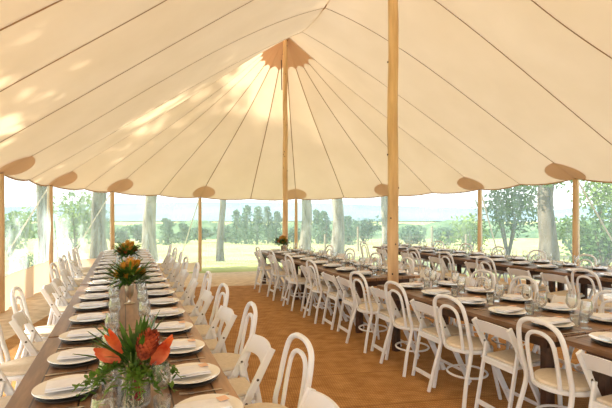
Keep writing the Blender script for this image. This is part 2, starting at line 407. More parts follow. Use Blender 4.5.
for i in pole_idx:
    if not (8 <= i <= 26): continue
    e = seam_pt(i, 1); g = gz(e.x, e.y)
    o = empty('tent_side_pole', (e.x, e.y, g))
    mb = MB(); h = e.z - g; mb.tube([(0,0,-.02),(0,0,h*.5),(0,0,h-.03)], [.066,.063,.056], 12); mb.build('pole', M['poleend'], o)
    mb = MB(); mb.tube([(0,0,h-.03),(0,0,h+.10)], .012, 8); mb.build('spike', M['bolt'], o)
    tag(o, 'slim timber tent pole on ' + PL.get(i, 'the %s wall, beyond the frame' % ('left' if i < 16 else 'right')), 'tent pole', 'timber poles round the tent edge')
# cap cloth at each visible peak
def add_cap(i0, i1, rt):
    mb = MB(); vs = []; K = (i1-i0)*6; RR = 5
    for r in range(RR+1):
        for k in range(K+1):
            s = i0 + k/6*.99999; f = s - math.floor(s); R = rt*(1 - .12*4*f*(1-f)*(r/RR)) if True else rt
            L = max(1, (seam_pt(math.floor(s), 1)-seam_pt(math.floor(s), 0)).length)
            vs.append(surf(s, R/L*r/RR) - V((0,0,.03)))
    mb.add(vs, [(r*(K+1)+k, r*(K+1)+k+1, (r+1)*(K+1)+k+1, (r+1)*(K+1)+k) for r in range(RR) for k in range(K)])
    mb.build('peak_reinforcement', M['patch'], canopy)
add_cap(12, 22, .95)
# centre poles
def centre_pole(x, y, z0, z1, r0, r1, label):
    o = empty('centre_pole', (x, y, z0)); h = z1-z0
    mb = MB(); K = 14; mb.tube([(.006*math.sin(k*1.7), .006*math.cos(k*1.1), h*k/K) for k in range(K+1)], [(r0+(r1-r0)*k/K)*(1+.02*math.sin(k*2.3)) for k in range(K+1)], 16)
    mb.build('pole', M['pole'], o)
    mb = MB()
    for q in range(26):
        zz = h*rnd.random(); a = rnd.random()*2*PI; rr = (r0+(r1-r0)*zz/h)
        mb.ball((math.cos(a)*rr*.985, math.sin(a)*rr*.985, zz), (.012,.012,.014), 8, 4)
    mb.build('knots', M['dark'], o)
    tag(o, label, 'tent pole'); return o
gz1 = gz(4.09, 11.5)
o = centre_pole(4.09, 11.5, gz1, 6.5, .078, .06, 'slim round timber centre pole under the scalloped canvas peak')
mb = MB(); mb.tube([(-.18,-.2,5.75-gz1),(-.16,-.18,4.95-gz1)], .014, 6); mb.build('hanging_rope', M['dark'], o)
centre_pole(3.25, 4.93, 0, 6.46, .075, .062, 'thick knotty timber centre pole rising out of the top of the photo')

# sidewalls: clear vinyl above a canvas skirt
def wall_pt(a, b, f, z): p = a.lerp(b, f); return V((p.x, p.y, z))
def panel(i, j, mat, name, skirt, bow=.02):
    A, B = seam_pt(i, 1), seam_pt(j, 1)
    mid = [seam_pt(k, 1) for k in range(i, j+1)]
    mb = MB(); n = 28; m = 10; vs = []
    def base(f):
        s = f*(len(mid)-1); k = min(int(s), len(mid)-2); return mid[k].lerp(mid[k+1], s-k)
    for r in range(m+1):
        for k in range(n+1):
            p = base(k/n); g = gz(p.x, p.y); z0 = g + skirt; z = z0 + (p.z - .03 - z0)*r/m
            q = p + V(((p.y-7)*0,0,0)); w = bow*math.sin(k*1.3+i)*math.sin(PI*r/m) + .5*bow*math.sin(k*.6+r*.9)
            vs.append(V((q.x + w, q.y + w*.4, z)))
    mb.add(vs, [(r*(n+1)+k, r*(n+1)+k+1, (r+1)*(n+1)+k+1, (r+1)*(n+1)+k) for r in range(m) for k in range(n)])
    struct(mb.build(name, mat), 'clear vinyl tent sidewall panel')
    return base
def skirt(i, j, h, name, bow=.03):
    mid = [seam_pt(k, 1) for k in range(i, j+1)]
    mb = MB(); n = 24; m = 4; vs = []
    for r in range(m+1):
        for k in range(n+1):
            s = k/n*(len(mid)-1); q = min(int(s), len(mid)-2); p = mid[q].lerp(mid[q+1], s-q)
            g = gz(p.x, p.y); w = bow*math.sin(k*1.1)*(1-r/m)
            vs.append(V((p.x+w, p.y+w*.4, g + h*r/m)))
    mb.add(vs, [(r*(n+1)+k, r*(n+1)+k+1, (r+1)*(n+1)+k+1, (r+1)*(n+1)+k) for r in range(m) for k in range(n)])
    struct(mb.build(name, M['skirt']), 'cream canvas skirt under the clear sidewall')
panel(8, 10, M['vinyl'], 'window_1', .62); skirt(8, 10, .64, 'wall_left_near')
panel(10, 12, M['vinyl'], 'window_2', .56, .03); skirt(10, 12, .58, 'wall_left')
panel(12, 14, M['vinyl'], 'window_3', .5); skirt(12, 14, .52, 'wall_left_far')
panel(14, 16, M['vinyl2'], 'window_4', .3); skirt(14, 16, .32, 'wall_back_left')
panel(16, 18, M['vinyl2'], 'window_5', .12)
panel(18, 20, M['vinyl2'], 'window_6', .12)
panel(20, 22, M['vinyl2'], 'window_7', .12)
panel(22, 24, M['vinyl3'], 'window_8', .12)
panel(24, 26, M['vinyl3'], 'window_9', .12)

# guy straps outside
def guy(i, dx, dy, label, h=0.0):
    e = seam_pt(i, 1); x, y = e.x+dx, e.y+dy
    a = V((e.x, e.y, e.z)); b = V((x, y, gz(x, y)-.02)); n = (b-a).normalized(); a = a + n*.06
    mb = MB(); mb.beam(a, b, .045, .006, up=(n.cross(V((0,0,1))))); tag(mb.build('guy_strap', M['strap']), label, 'strap', 'guy straps staking the tent')
guy(12, -1.4, 1.0, 'white guy strap slanting down left of the far left corner pole')
guy(14, -1.5, 1.7, 'white guy strap slanting behind the long table end')
guy(16, -.55, 1.9, 'pale guy strap slanting down beside the back wall pole at the aisle')
guy(20, 1.3, 1.0, 'pale guy strap from the back pole right of the thick centre pole')
guy(22, 1.5, .6, 'white guy strap slanting down in front of the leafy tree')
guy(24, 1.5, -.35, 'white guy strap slanting down at the right edge of the photo')

# ------------------------------------------------------------------ trees
def cloud(mb, c, r, n, size, shell=.4):
    c = V(c)
    for _ in range(n):
        while True:
            q = V((rnd.uniform(-1,1), rnd.uniform(-1,1), rnd.uniform(-1,1)))
            if shell < q.length < 1: break
        p = c + V((q.x*r[0], q.y*r[1], q.z*r[2])); s = size*rnd.uniform(.6, 1.3)
        a = V((rnd.gauss(0,1), rnd.gauss(0,1), rnd.gauss(0,1))).normalized(); b = a.cross(V((rnd.gauss(0,1), rnd.gauss(0,1), rnd.gauss(0,1)))).normalized()
        mb.add([p - a*s, p - b*s*.45, p + a*s, p + b*s*.45], [(0,1,2,3)])
def trunk_tree(px, d, w, lean, label, bark='bark', crown=None, leaf='leafm', height=9, seed=1):
    x, y = place(px, d); g = gz(x, y); o = empty('tree', (x, y, g-.05))
    R = random.Random(seed); mb = MB(); K = 16; pts = []; rs = []
    for k in range(K+1):
        z = height*k/K
        pts.append((lean*z*.25 + .06*math.sin(k*.7+seed), .05*math.cos(k*.9+seed), z))
        rs.append(w/2*(1.25*math.exp(-z*1.2)*.3 + 1 - .35*k/K)*(1+.05*R.uniform(-1,1)))
    mb.tube(pts, rs, 14)
    for q in range(5):
        z0 = height*(.45+.1*q); a = q*2.3+seed; p0 = V((lean*z0*.25, 0, z0)); dr = V((math.cos(a), math.sin(a), .9)).normalized()
        mb.tube([p0, p0+dr*1.2, p0+dr*2.6+V((0,0,.3))], [w*.18, w*.12, w*.05], 8)
    mb.build('trunk', M[bark], o)
    if crown:
        mb = MB()
        for (cx, cy, cz, rx, ry, rz_, n, s) in crown: cloud(mb, (cx+lean*cz*.25, cy, cz), (rx, ry, rz_), n, s)
        mb.build('foliage', M[leaf], o)
    return tag(o, label, 'tree', 'tall trees around the tent')
def hi(seed, n=900, z=8.5, r=1.9):
    R = random.Random(seed); return [(R.uniform(-1,1)*.9, R.uniform(-1,1)*.9, z+R.uniform(-1.2,1.5), r*.75, r*.75, r*.5, n//3, .24) for _ in range(4)]
trunk_tree(46, 15.5, .46, -.05, 'tall grey tree trunk behind the left vinyl wall', bark='bark2', crown=hi(1), seed=1)
trunk_tree(98, 19, .6, .12, 'leaning tree trunk left of the long table end', bark='bark2', crown=hi(2), seed=2)
trunk_tree(150, 21, .62, .02, 'pale tree trunk straight behind the long table', crown=hi(3), seed=3)
trunk_tree(221, 22, .34, .05, 'thin tree trunk beside the aisle beyond the back wall', bark='bark2', crown=hi(4, 500), seed=4)
trunk_tree(306, 23, .55, -.03, 'mottled tree trunk just right of the back pole behind centre', crown=hi(5), seed=5)
trunk_tree(337, 25, .72, .06, 'broad pale tree trunk between the two centre poles', crown=hi(6), seed=6)
trunk_tree(385, 24, .5, .10, 'leaning tree trunk partly behind the thick centre pole', crown=hi(7), seed=7)
trunk_tree(547, 18, .66, .02, 'big dark tree trunk at the right behind the clear wall', bark='bark2', leaf='leafd',
    crown=hi(8)+[(-.9,0,3.6,1.4,1.2,.5,420,.1),(.9,.3,3.7,1.2,1,.5,320,.1)], seed=8)
# shade trees on the sunny side, beyond the left wall
for k, (x, y, z, r) in enumerate([(-9,2,8.6,3.0),(-9.5,7,9.4,3.2),(-9,12.2,8.8,3.0),(-9.5,17.5,9,3.2),(-16,5.5,17,4.6),(-17,13,17,4.6),(-16,20.5,17,4.6)]):
    o = empty('tree', (x, y, gz(x, y)-.05)); mb = MB(); mb.tube([(0,0,0),(.1,0,z*.5),(0,.1,z)], [.34,.26,.14], 12); mb.build('trunk', M['bark'], o)
    mb = MB(); R = random.Random(50+k)
    for q in range(7): cloud(mb, (R.uniform(-1,1)*r*.6, R.uniform(-1,1)*r*.6, z+R.uniform(-1,1)*r*.45), (r*.5, r*.5, r*.36), (400 if x > -12 else 560), .26, .0)
    mb.build('foliage', M['leafm'], o)
    tag(o, 'tall leafy shade tree beyond the left tent wall, %s of its two rows' % WORD[k], 'tree', 'tall trees around the tent')

def bush(px, d, base, w, h, mat, label, n=700, s=.16, seed=1, group=None, name='bush', blobs=9, cat='bush'):
    x, y = place(px, d); g = gz(x, y); R = random.Random(seed); o = empty(name, (x, y, g-.05))
    mb = MB()
    for q in range(blobs):
        a = R.uniform(0, 2*PI); rr = w*.28*R.random()
        cloud(mb, (math.cos(a)*rr, math.sin(a)*rr, base + h*R.uniform(.24,.74)), (w*.28, w*.28, h*.27), n//blobs, s, .1)
    mb.build('foliage', M[mat], o)
    mb = MB()
    for q in range(4): a = q*1.6+seed; mb.tube([(0,0,0), (math.cos(a)*w*.1, math.sin(a)*w*.1, base+h*.3), (math.cos(a)*w*.22, math.sin(a)*w*.22, base+h*.6)], [.05*w*.3+.03, .03*w*.3+.02, .015], 6)
    mb.build('branches', M['bark2'], o)
    return tag(o, label, cat, group)
bush(76, 33, 0, 5.2, 5.0, 'leafm', 'rounded green bush seen through the left vinyl wall', 1100, .2, 3)
bush(10, 26, 0, 4, 3.2, 'leafm', 'pale bush at the far left beyond the vinyl wall', 700, .2, 4)
bush(28, 14, 0, .9, .8, 'leafm', 'small low shrub outside the left vinyl wall', 220, .07, 5)
bush(508, 26, .4, 4.8, 4.9, 'leafd', 'round leafy tree left of the big trunk at the right', 1700, .15, 6, name='tree', cat='tree')
bush(470, 38, 0, 5, 3.2, 'leafm', 'low bush beyond the right wall left of the leafy tree', 800, .2, 7)
bush(604, 15, 0, 2.6, 2.3, 'leafd', 'dense dark green bush at the right edge of the photo', 1300, .1, 8)
bush(607, 24, 1.6, 4.6, 4.2, 'leafm', 'tall pale leafy bush behind the dark one at the right edge', 1200, .15, 9)
bush(574, 27, 0, 4, 2.6, 'leafm', 'low pale bush between the big trunk and the right edge', 800, .15, 10)
bush(445, 52, 0, 4.2, 2.3, 'leafp', 'dark low thicket behind the thick centre pole to its right', 700, .3, 21)
bush(410, 60, 0, 4.6, 2.6, 'leafp', 'grey green thicket directly right of the thick centre pole', 700, .3, 22)
bush(364, 60, 0, 5.5, 4.0, 'leafp', 'grey green thicket between pale trunk and thick centre pole', 700, .3, 23)
# the row of pines across the field
pine_px = [168, 183, 236, 246, 257, 268, 276, 318, 326, 348]
for k, px in enumerate(pine_px):
    d = 55 + (k*7) % 9; x, y = place(px, d); g = gz(x, y); R = random.Random(90+k)
    h = [4.2,3.6,5.8,6.4,6.0,6.6,5.6,5.8,5.4,4.6][k]*.82; o = empty('pine_tree', (x, y, g-.1))
    mb = MB(); mb.tube([(0,0,0),(.1,0,h*.5),(0,0,h*.95)], [.16,.1,.03], 8); mb.build('trunk', M['bark2'], o)
    mb = MB()
    for q in range(7):
        z = h*(.12+.13*q); w = (1.5-.16*q)*(.8+.3*R.random()); cloud(mb, (R.uniform(-.3,.3), R.uniform(-.3,.3), z), (w, w, h*.1), 130, .2, 0)
    mb.build('foliage', M['leafp'], o)
    tag(o, 'dark feathery pine in the far tree row, %s from the left' % WORD[k], 'tree', 'pines across the field')
for k, px in enumerate([118, 141, 200, 226, 294]):
    bush(px, 66+k, 0, 5, 2.5+.5*(k%2), 'leafp', 'low hazy hedge clump on the field edge, %s from the left' % WORD[k], 600, .35, 31+k, 'hedge clumps at the field edge')
# field fence
o = empty('field_fence', (0,0,0)); Z = []
mbr = MB()
for k, px in enumerate([325, 358, 398, 432, 466]):
    x, y = place(px, 34); g = gz(x, y); Z.append(V((x, y, g+1.2)))
    mb = MB(); mb.box(-.06,.06,-.06,.06,-.1,1.9 if k in (1,3) else 1.3); mb.build('post', M['fence'], o, loc=(x, y, g))
for a, b in zip(Z, Z[1:]):
    for dz in (-.1, -.5): mbr.beam(a+V((0,0,dz)), b+V((0,0,dz)), .03, .03)
mbr.build('rail', M['fence'], o)
tag(o, 'grey wooden post fence across the field behind the centre poles', 'fence')

# ------------------------------------------------------------------ tables
def make_table():
    o = empty('farm_table'); W, L = .95, 2.42
    mb = MB(); mb.box(-W/2, W/2, -L/2, L/2, .722, .76); t = mb.build('tabletop', M['top'], o, smooth=False)
    bv = t.modifiers.new('b', 'BEVEL'); bv.width = .004; bv.segments = 2
    mb = MB(); x = W/2-.09; y = L/2-.14
    for s in (-1, 1): mb.box(s*x-.014, s*x+.014, -y, y, .63, .722); mb.box(-x, x, s*y-.014, s*y+.014, .63, .722)
    mb.build('apron', M['dark'], o, smooth=False)
    for sx in (-1, 1):
        for sy in (-1, 1):
            mb = MB(); mb.beam((sx*(x-.05), sy*(y-.05), .64), (sx*(x-.05), sy*(y-.05), 0), .088, .088); mb.build('leg', M['dark'], o)
    return Proto(o)
TB = make_table(); tables = []
AX, BX, CX = .03, 3.35, 6.45
for k in range(4): TB.place((0.0, 2.37+2.45*k, 0), 0, 'brown plank farm table in the left row, %s from the camera' % WORD[k], 'table', 'farm tables in the left row').scale = (1.07, 1, 1)
for k, y in enumerate([1.0, 3.45]): TB.place((BX, y, 0), 0, 'brown plank farm table in the middle row, %s' % ('nearest the camera' if k == 0 else 'just before the thick centre pole'), 'table', 'farm tables in the middle row', )
for k, y in enumerate([6.35, 8.8]): TB.place((BX-.02, y, 0), 0, 'brown plank farm table in the middle row, %s' % ('just behind the thick centre pole' if k == 0 else 'farthest at the back'), 'table', 'farm tables in the middle row')
for k in range(4): TB.place((CX, 1.4+2.45*k, 0), 0, 'brown plank farm table in the right row, %s from the camera' % WORD[k], 'table', 'farm tables in the right row')

# ------------------------------------------------------------------ chairs (front = +Y)
def catmull(P, n=6):
    P = [V(p) for p in P]; out = []
    for i in range(len(P)-1):
        a = P[max(i-1, 0)]; b = P[i]; c = P[i+1]; d = P[min(i+2, len(P)-1)]
        for k in range(n):
            t = k/n; out.append(.5*((2*b) + (c-a)*t + (2*a-5*b+4*c-d)*t*t + (3*b-a-3*c+d)*t**3))
    return out + [P[-1]]
def hoop(w, z0, y0, ztop, ytop, lo):
    R = lo + [(w, y0, z0)]; R += [(w*1.04, y0+(ytop-y0)*.35, z0+(ztop-z0)*.35), (w*1.02, y0+(ytop-y0)*.66, z0+(ztop-z0)*.66), (w*.88, y0+(ytop-y0)*.87, z0+(ztop-z0)*.87), (w*.52, y0+(ytop-y0)*.97, z0+(ztop-z0)*.97)]
    Lh = [(-a, b, c) for a, b, c in R][::-1]
    return catmull(R + [(0, ytop, ztop)] + Lh, 4)
def make_bentwood():
    o = empty('bentwood_chair')
    mb = MB(); mb.tube(hoop(.184, .45, -.15, .91, -.25, [(.215,-.265,0),(.195,-.215,.22)]), .0172, 8); mb.build('back_frame', M['white'], o)
    mb = MB(); mb.tube(hoop(.112, .455, -.168, .825, -.238, []), .014, 8); mb.build('inner_hoop', M['white'], o)
    mb = MB(); mb.lathe([(.001,.425),(.19,.425),(.208,.433),(.212,.447),(.206,.46),(.18,.464),(.001,.462)], 28); s = mb.build('seat', M['white'], o)
    mb = MB(); mb.lathe([(.19,.463),(.194,.475),(.185,.488),(.14,.494),(.001,.495)], 28); mb.build('seat_pad', M['pad'], s)
    for sx in (-1, 1):
        mb = MB(); mb.tube(catmull([(sx*.145,.125,.43),(sx*.158,.15,.25),(sx*.185,.195,0)], 4), [.018,.0175,.017,.0165,.016,.0155,.015,.0145,.014], 8); mb.build('leg', M['white'], o)
    mb = MB(); mb.tube([(math.cos(a)*.172, math.sin(a)*.172-.012, .215) for a in [2*PI*k/24 for k in range(24)]], .010, 6, closed=True); mb.build('ring_stretcher', M['white'], o)
    return Proto(o)
def make_folding():
    o = empty('folding_chair')
    for sx in (-1, 1):
        mb = MB(); a, b = V((sx*.19,-.275,.755)), V((sx*.19,.125,0)); mb.beam(a, b, .022, .054, up=(1,0,0), ch=.35)
        r = mb.build('side_rail', M['resin'], o)
        for t in (.25, .44): mb = MB(); p = a.lerp(b, t); mb.tube([p - V((.0125,0,0)), p + V((.0125,0,0))], .009, 8); mb.build('bolt', M['bolt'], r)
        mb = MB(); mb.beam((sx*.167,-.165,.56), (sx*.167,-.275,0), .022, .038, up=(1,0,0), ch=.35); mb.build('leg', M['resin'], o)
    # curved top slat
    mb = MB(); vs = []; n = 10
    for k in range(n+1):
        f = k/n*2-1; x = f*.18; bow = -.018*(1-f*f); top = .752 + .014*(1-f*f) ; bot = .64 + .02*(1-f*f)
        for (z, off) in ((top, 0), (bot, 0), (bot, .014), (top, .014)):
            y = -.275 + (.755-z)*.51 + bow + off; vs.append((x, y, z))
    mb.add(vs, [(4*k+j, 4*k+(j+1)%4, 4*k+4+(j+1)%4, 4*k+4+j) for k in range(n) for j in range(4)] + [(0,1,2,3), (4*n+3,4*n+2,4*n+1,4*n)])
    mb.build('backrest', M['resin'], o)
    mb = MB(); T = Matrix.Rotation(math.radians(2), 4, 'X')
    mb.box(-.155,.155,-.19,.20,.425,.455, 0, T); s = mb.build('seat', M['resin'], o); bv = s.modifiers.new('b','BEVEL'); bv.width = .008; bv.segments = 2
    mb = MB(); mb.box(-.142,.142,-.175,.185,.455,.478, 0, T); c = mb.build('seat_pad', M['pad'], s); bv = c.modifiers.new('b','BEVEL'); bv.width = .01; bv.segments = 3
    for y, z, w in ((-.196,.415,.33),(-.262,.075,.33)):
        mb = MB(); mb.beam((-w/2, y, z), (w/2, y, z), .04, .016, up=(0,.18,1)); mb.build('crossbar', M['resin'], o)
    mb = MB(); mb.beam((-.185,.066,.115), (.185,.066,.115), .035, .016, up=(0,-.5,1)); mb.build('front_crossbar', M['resin'], o)
    return Proto(o)
BW, FC = make_bentwood(), make_folding()
jr = random.Random(5)
def chairs(seq, xb, xf, face, row, nomore=''):
    for k, (kind, y) in enumerate(sorted(seq, key=lambda q: q[1])):
        rz = (-PI/2 if face > 0 else PI/2) + jr.uniform(-.06, .06)
        x = (xb if kind == 'B' else xf) + jr.uniform(-.02, .02)
        nm = 'white hoop-backed bentwood chair' if kind == 'B' else 'white slat-back folding chair'
        (BW if kind == 'B' else FC).place((x, y, 0), rz, '%s, %s chair from the camera on %s' % (nm, WORD[k], row), 'chair', '%s chairs on %s' % ('bentwood' if kind == 'B' else 'folding', row))
def alt(start, n, s, first='B'):
    return [(('B' if (k % 2 == 0) == (first == 'B') else 'F'), start + s*k) for k in range(n)]
chairs([('F',1.87),('B',2.42),('F',2.95),('B',3.46),('F',3.98),('B',4.45),('F',4.95),('B',5.46)] + alt(5.97, 10, .49, 'F'), .70, .595, -1, 'right side of left row')
chairs([('F',3.2),('B',3.95),('F',4.5),('B',5.02),('F',6.1),('F',6.65),('B',7.2),('F',7.65),('B',8.05),('B',8.5),('F',8.95),('B',9.35),('B',9.8),('B',10.25)], -.72, -.59, 1, 'left side of left row')
chairs([('B',1.25),('F',1.75),('B',2.19),('F',2.70),('B',3.13),('F',3.55),('B',3.94),('F',4.38),('B',4.75),('F',5.3),('F',5.75),('B',6.2)] + alt(6.66, 7, .46, 'F'), 2.84, 2.97, 1, 'left side of middle row')
chairs([('F',1.7),('F',2.2),('B',2.7),('F',3.2),('B',3.7),('B',4.28),('F',4.75)] + alt(5.45, 9, .48, 'F'), 3.94, 3.98, -1, 'right side of middle row')
chairs([('B',2.5),('F',3.0),('F',3.45),('B',3.87),('F',4.5),('F',5.1),('B',5.6)] + alt(6.05, 8, .5, 'F'), 5.68, 5.9, 1, 'left side of right row')
chairs(alt(3.3, 14, .48), 7.1, 7.02, -1, 'right side of right row')

# ------------------------------------------------------------------ place settings
def make_plate():
    mb = MB(); mb.lathe([(.001,.006),(.085,.006),(.09,0),(.097,0),(.11,.006),(.16,.022),(.166,.025),(.164,.028),(.155,.026),(.115,.013),(.095,.010),(.001,.010)], 36)
    o = mb.build('dinner_plate', M['china']); return Proto(o)
def make_charger():
    mb = MB(); mb.lathe([(.001,.0),(.10,.0),(.138,.008),(.141,.011),(.138,.013),(.10,.006),(.001,.005)], 32)
    return Proto(mb.build('charger_plate', M['charger']))
def make_napkin():
    o = empty('napkin'); mb = MB(); vs = []; nx, ny = 8, 5
    R = random.Random(3)
    def grid(z0, z1, a, b, rip):
        vs = []
        for side in (1, 0):
            for j in range(ny+1):
                for i in range(nx+1):
                    x = (i/nx*2-1)*a; y = (j/ny*2-1)*b; e = min(1, 4*min(i/nx, 1-i/nx, j/ny*1.0, 1-j/ny))
                    vs.append((x, y, (z1 if side else z0) + (rip*math.sin(i*1.3+j*.7)*.5 - (.004*(1-e)) if side else 0)))
        W = nx+1; T = W*(ny+1)
        fs = [(j*W+i, j*W+i+1, (j+1)*W+i+1, (j+1)*W+i) for j in range(ny) for i in range(nx)]
        fs += [(T+(j+1)*W+i, T+(j+1)*W+i+1, T+j*W+i+1, T+j*W+i) for j in range(ny) for i in range(nx)]
        for i in range(nx): fs += [(T+i, T+i+1, i+1, i), (ny*W+i, ny*W+i+1, T+ny*W+i+1, T+ny*W+i)]
        for j in range(ny): fs += [(j*W, (j+1)*W, T+(j+1)*W, T+j*W), (T+j*W+nx, T+(j+1)*W+nx, (j+1)*W+nx, j*W+nx)]
        return vs, fs
    for z0, z1, a, b in ((0,.010,.115,.062), (.009,.019,.112,.058)):
        v, f = grid(z0, z1, a, b, .003); mb.add(v, f)
    o2 = mb.build('folded_cloth', M['napkin'], o)
    mb = MB(); mb.box(.07,.115,-.02,.025,.021,.023, 0, Matrix.Rotation(.2, 4, 'Z')); mb.build('menu_card', M['card'], o, smooth=False)
    return Proto(o)
def make_knife():
    mb = MB(); mb.beam((0,-.115,.004),(0,-.01,.004), .014, .007, up=(1,0,0)); mb.add([(-.006,-.01,.002),(.009,-.01,.002),(.010,.08,.002),(.0,.115,.002),(-.006,.10,.002),(-.006,-.01,.005),(.009,-.01,.004),(.010,.08,.004),(0,.115,.004),(-.006,.10,.005)],
        [(4,3,2,1,0),(5,6,7,8,9),(0,1,6,5),(1,2,7,6),(2,3,8,7),(3,4,9,8),(4,0,5,9)])
    return Proto(mb.build('table_knife', M['steel']))
def make_fork():
    mb = MB(); mb.beam((0,-.105,.004),(0,.035,.005), .009, .004, up=(1,0,0)); mb.beam((0,.03,.005),(0,.06,.006), .023, .003, up=(1,0,0))
    for k in range(4): x = -.009+.006*k; mb.beam((x,.055,.006),(x,.10,.010), .003, .0025, up=(1,0,0))
    return Proto(mb.build('dinner_fork', M['steel']))
def make_wine():
    mb = MB(); mb.lathe([(.001,.002),(.034,.002),(.034,.004),(.008,.008),(.0045,.02),(.004,.075),(.007,.083),(.028,.098),(.043,.125),(.045,.152),(.036,.21),(.0352,.21),(.0438,.152),(.042,.127),(.027,.101),(.001,.087)], 18)
    return Proto(mb.build('wine_glass', M['glass']))
def make_tumbler():
    o = empty('water_tumbler'); mb = MB(); mb.lathe([(.001,0),(.032,0),(.036,.05),(.038,.095),(.0365,.095),(.0345,.05),(.031,.010),(.001,.010)], 18)
    mb.build('glass', M['glass'], o)
    mb = MB(); mb.lathe([(.001,.011),(.0305,.011),(.034,.05),(.035,.062),(.001,.062)], 18); mb.build('water', M['water'], o)
    return Proto(o)
PLT, CHG, NAP, KNF, FRK, WIN, TUM = make_plate(), make_charger(), make_napkin(), make_knife(), make_fork(), make_wine(), make_tumbler()
ZT = .7605
def settings(ys, xedge, side, row):
    # side +1: diner sits on the +X side of the table
    for k, y in enumerate(ys):
        x = xedge + jr.uniform(-.012, .012); rz = (PI/2 if side > 0 else -PI/2); y += jr.uniform(-.012, .012)
        w = WORD[k]; at = '%s setting from the camera, %s' % (w, row)
        CHG.place((x, y, ZT), 0, 'dark grey charger under the plate, ' + at, 'charger plate', 'charger plates', 1.0)
        PLT.place((x, y, ZT+.0125), 0, 'white round dinner plate at ' + at, 'plate', 'dinner plates', .93)
        NAP.place((x - side*.02, y, ZT+.0125+.0265), (PI/2 if side > 0 else -PI/2) + PI/2*(-1 if side > 0 else 1) + jr.uniform(-.15, .15), 'folded white napkin on the plate, ' + at, 'napkin', 'folded napkins')
        KNF.place((x + side*.02, y + side*.20, ZT), rz + jr.uniform(-.06,.06), 'steel knife at ' + at, 'knife', 'table knives')
        FRK.place((x + side*.02, y - side*.195, ZT), rz + jr.uniform(-.06,.06), 'steel fork at ' + at, 'fork', 'dinner forks')
        WIN.place((x - side*.185, y + side*.17 + jr.uniform(-.02,.02), ZT), 0, 'stemmed wine glass at ' + at, 'glass', 'wine glasses')
        TUM.place((x - side*.185, y + side*.06 + jr.uniform(-.02,.02), ZT), jr.random()*6, 'short water tumbler at ' + at, 'glass', 'water tumblers')
YA = [1.93,2.40,2.92,3.42,3.96,4.46,4.93,5.41,5.92,6.41,6.95,7.5,8.05,8.55,9.05,9.6,10.1,10.6]
settings(YA, AX+.30, 1, 'right side of left row')
settings([y+.04 for y in YA], AX-.30, -1, 'left side of left row')
YB = [1.5,1.98,2.45,2.90,3.36,3.84,4.32,5.45,5.93,6.42,6.9,7.45,7.93,8.42,8.9,9.4,9.75][:16]
settings(YB, BX-.27, -1, 'left side of middle row')
settings([y-.06 for y in YB], BX+.26, 1, 'right side of middle row')
YC = [3.0+.5*k for k in range(14)]
settings(YC, CX-.28, -1, 'left side of right row')
settings([y+.1 for y in YC], CX+.27, 1, 'right side of right row')

# ------------------------------------------------------------------ flowers
def scaly(mb, c, axis, r, L, n, sw, sl, R, flare=.55):
    axis = V(axis).normalized(); q = axis.to_track_quat('Z', 'Y').to_matrix().to_4x4(); c = V(c)
    T = Matrix.Translation(c) @ q
    mb2 = MB(); mb2.ball((0,0,0), (r*.86, r*.86, L*.46), 12, 8); mb.add([T @ V(p) for p in mb2.v], mb2.f)
    for k in range(n):
        f = (k+.5)/n; zz = -1 + 2*f*.96; a = k*2.39996; rr = math.sqrt(max(0, 1-zz*zz))
        p = V((math.cos(a)*rr*r*.92, math.sin(a)*rr*r*.92, zz*L*.48)); out = V((math.cos(a)*rr, math.sin(a)*rr, zz*.3)).normalized()
        d = (V((0,0,1)) + out*flare).normalized()
        m3 = MB(); m3.leaf(p, d, sl, sw, -.2, up=out, seg=3); mb.add([T @ V(v) for v in m3.v], m3.f)
def spear(mb, base, d, L, w, curl=.35):
    d = V(d).normalized(); side = d.cross(V((0,0,1)));  side = side.normalized() if side.length > .01 else V((1,0,0)); n = side.cross(d)
    for q, off in enumerate((-.5, 0, .5)):
        dd = (d + side*off*.35).normalized(); mb.leaf(V(base), dd, L*(1-.12*abs(off)), w, curl, up=n if off == 0 else (n + side*off).normalized(), seg=6)
        mb.leaf(V(base), dd, L*(1-.12*abs(off)), w*.9, curl*.8, up=-n, seg=6)
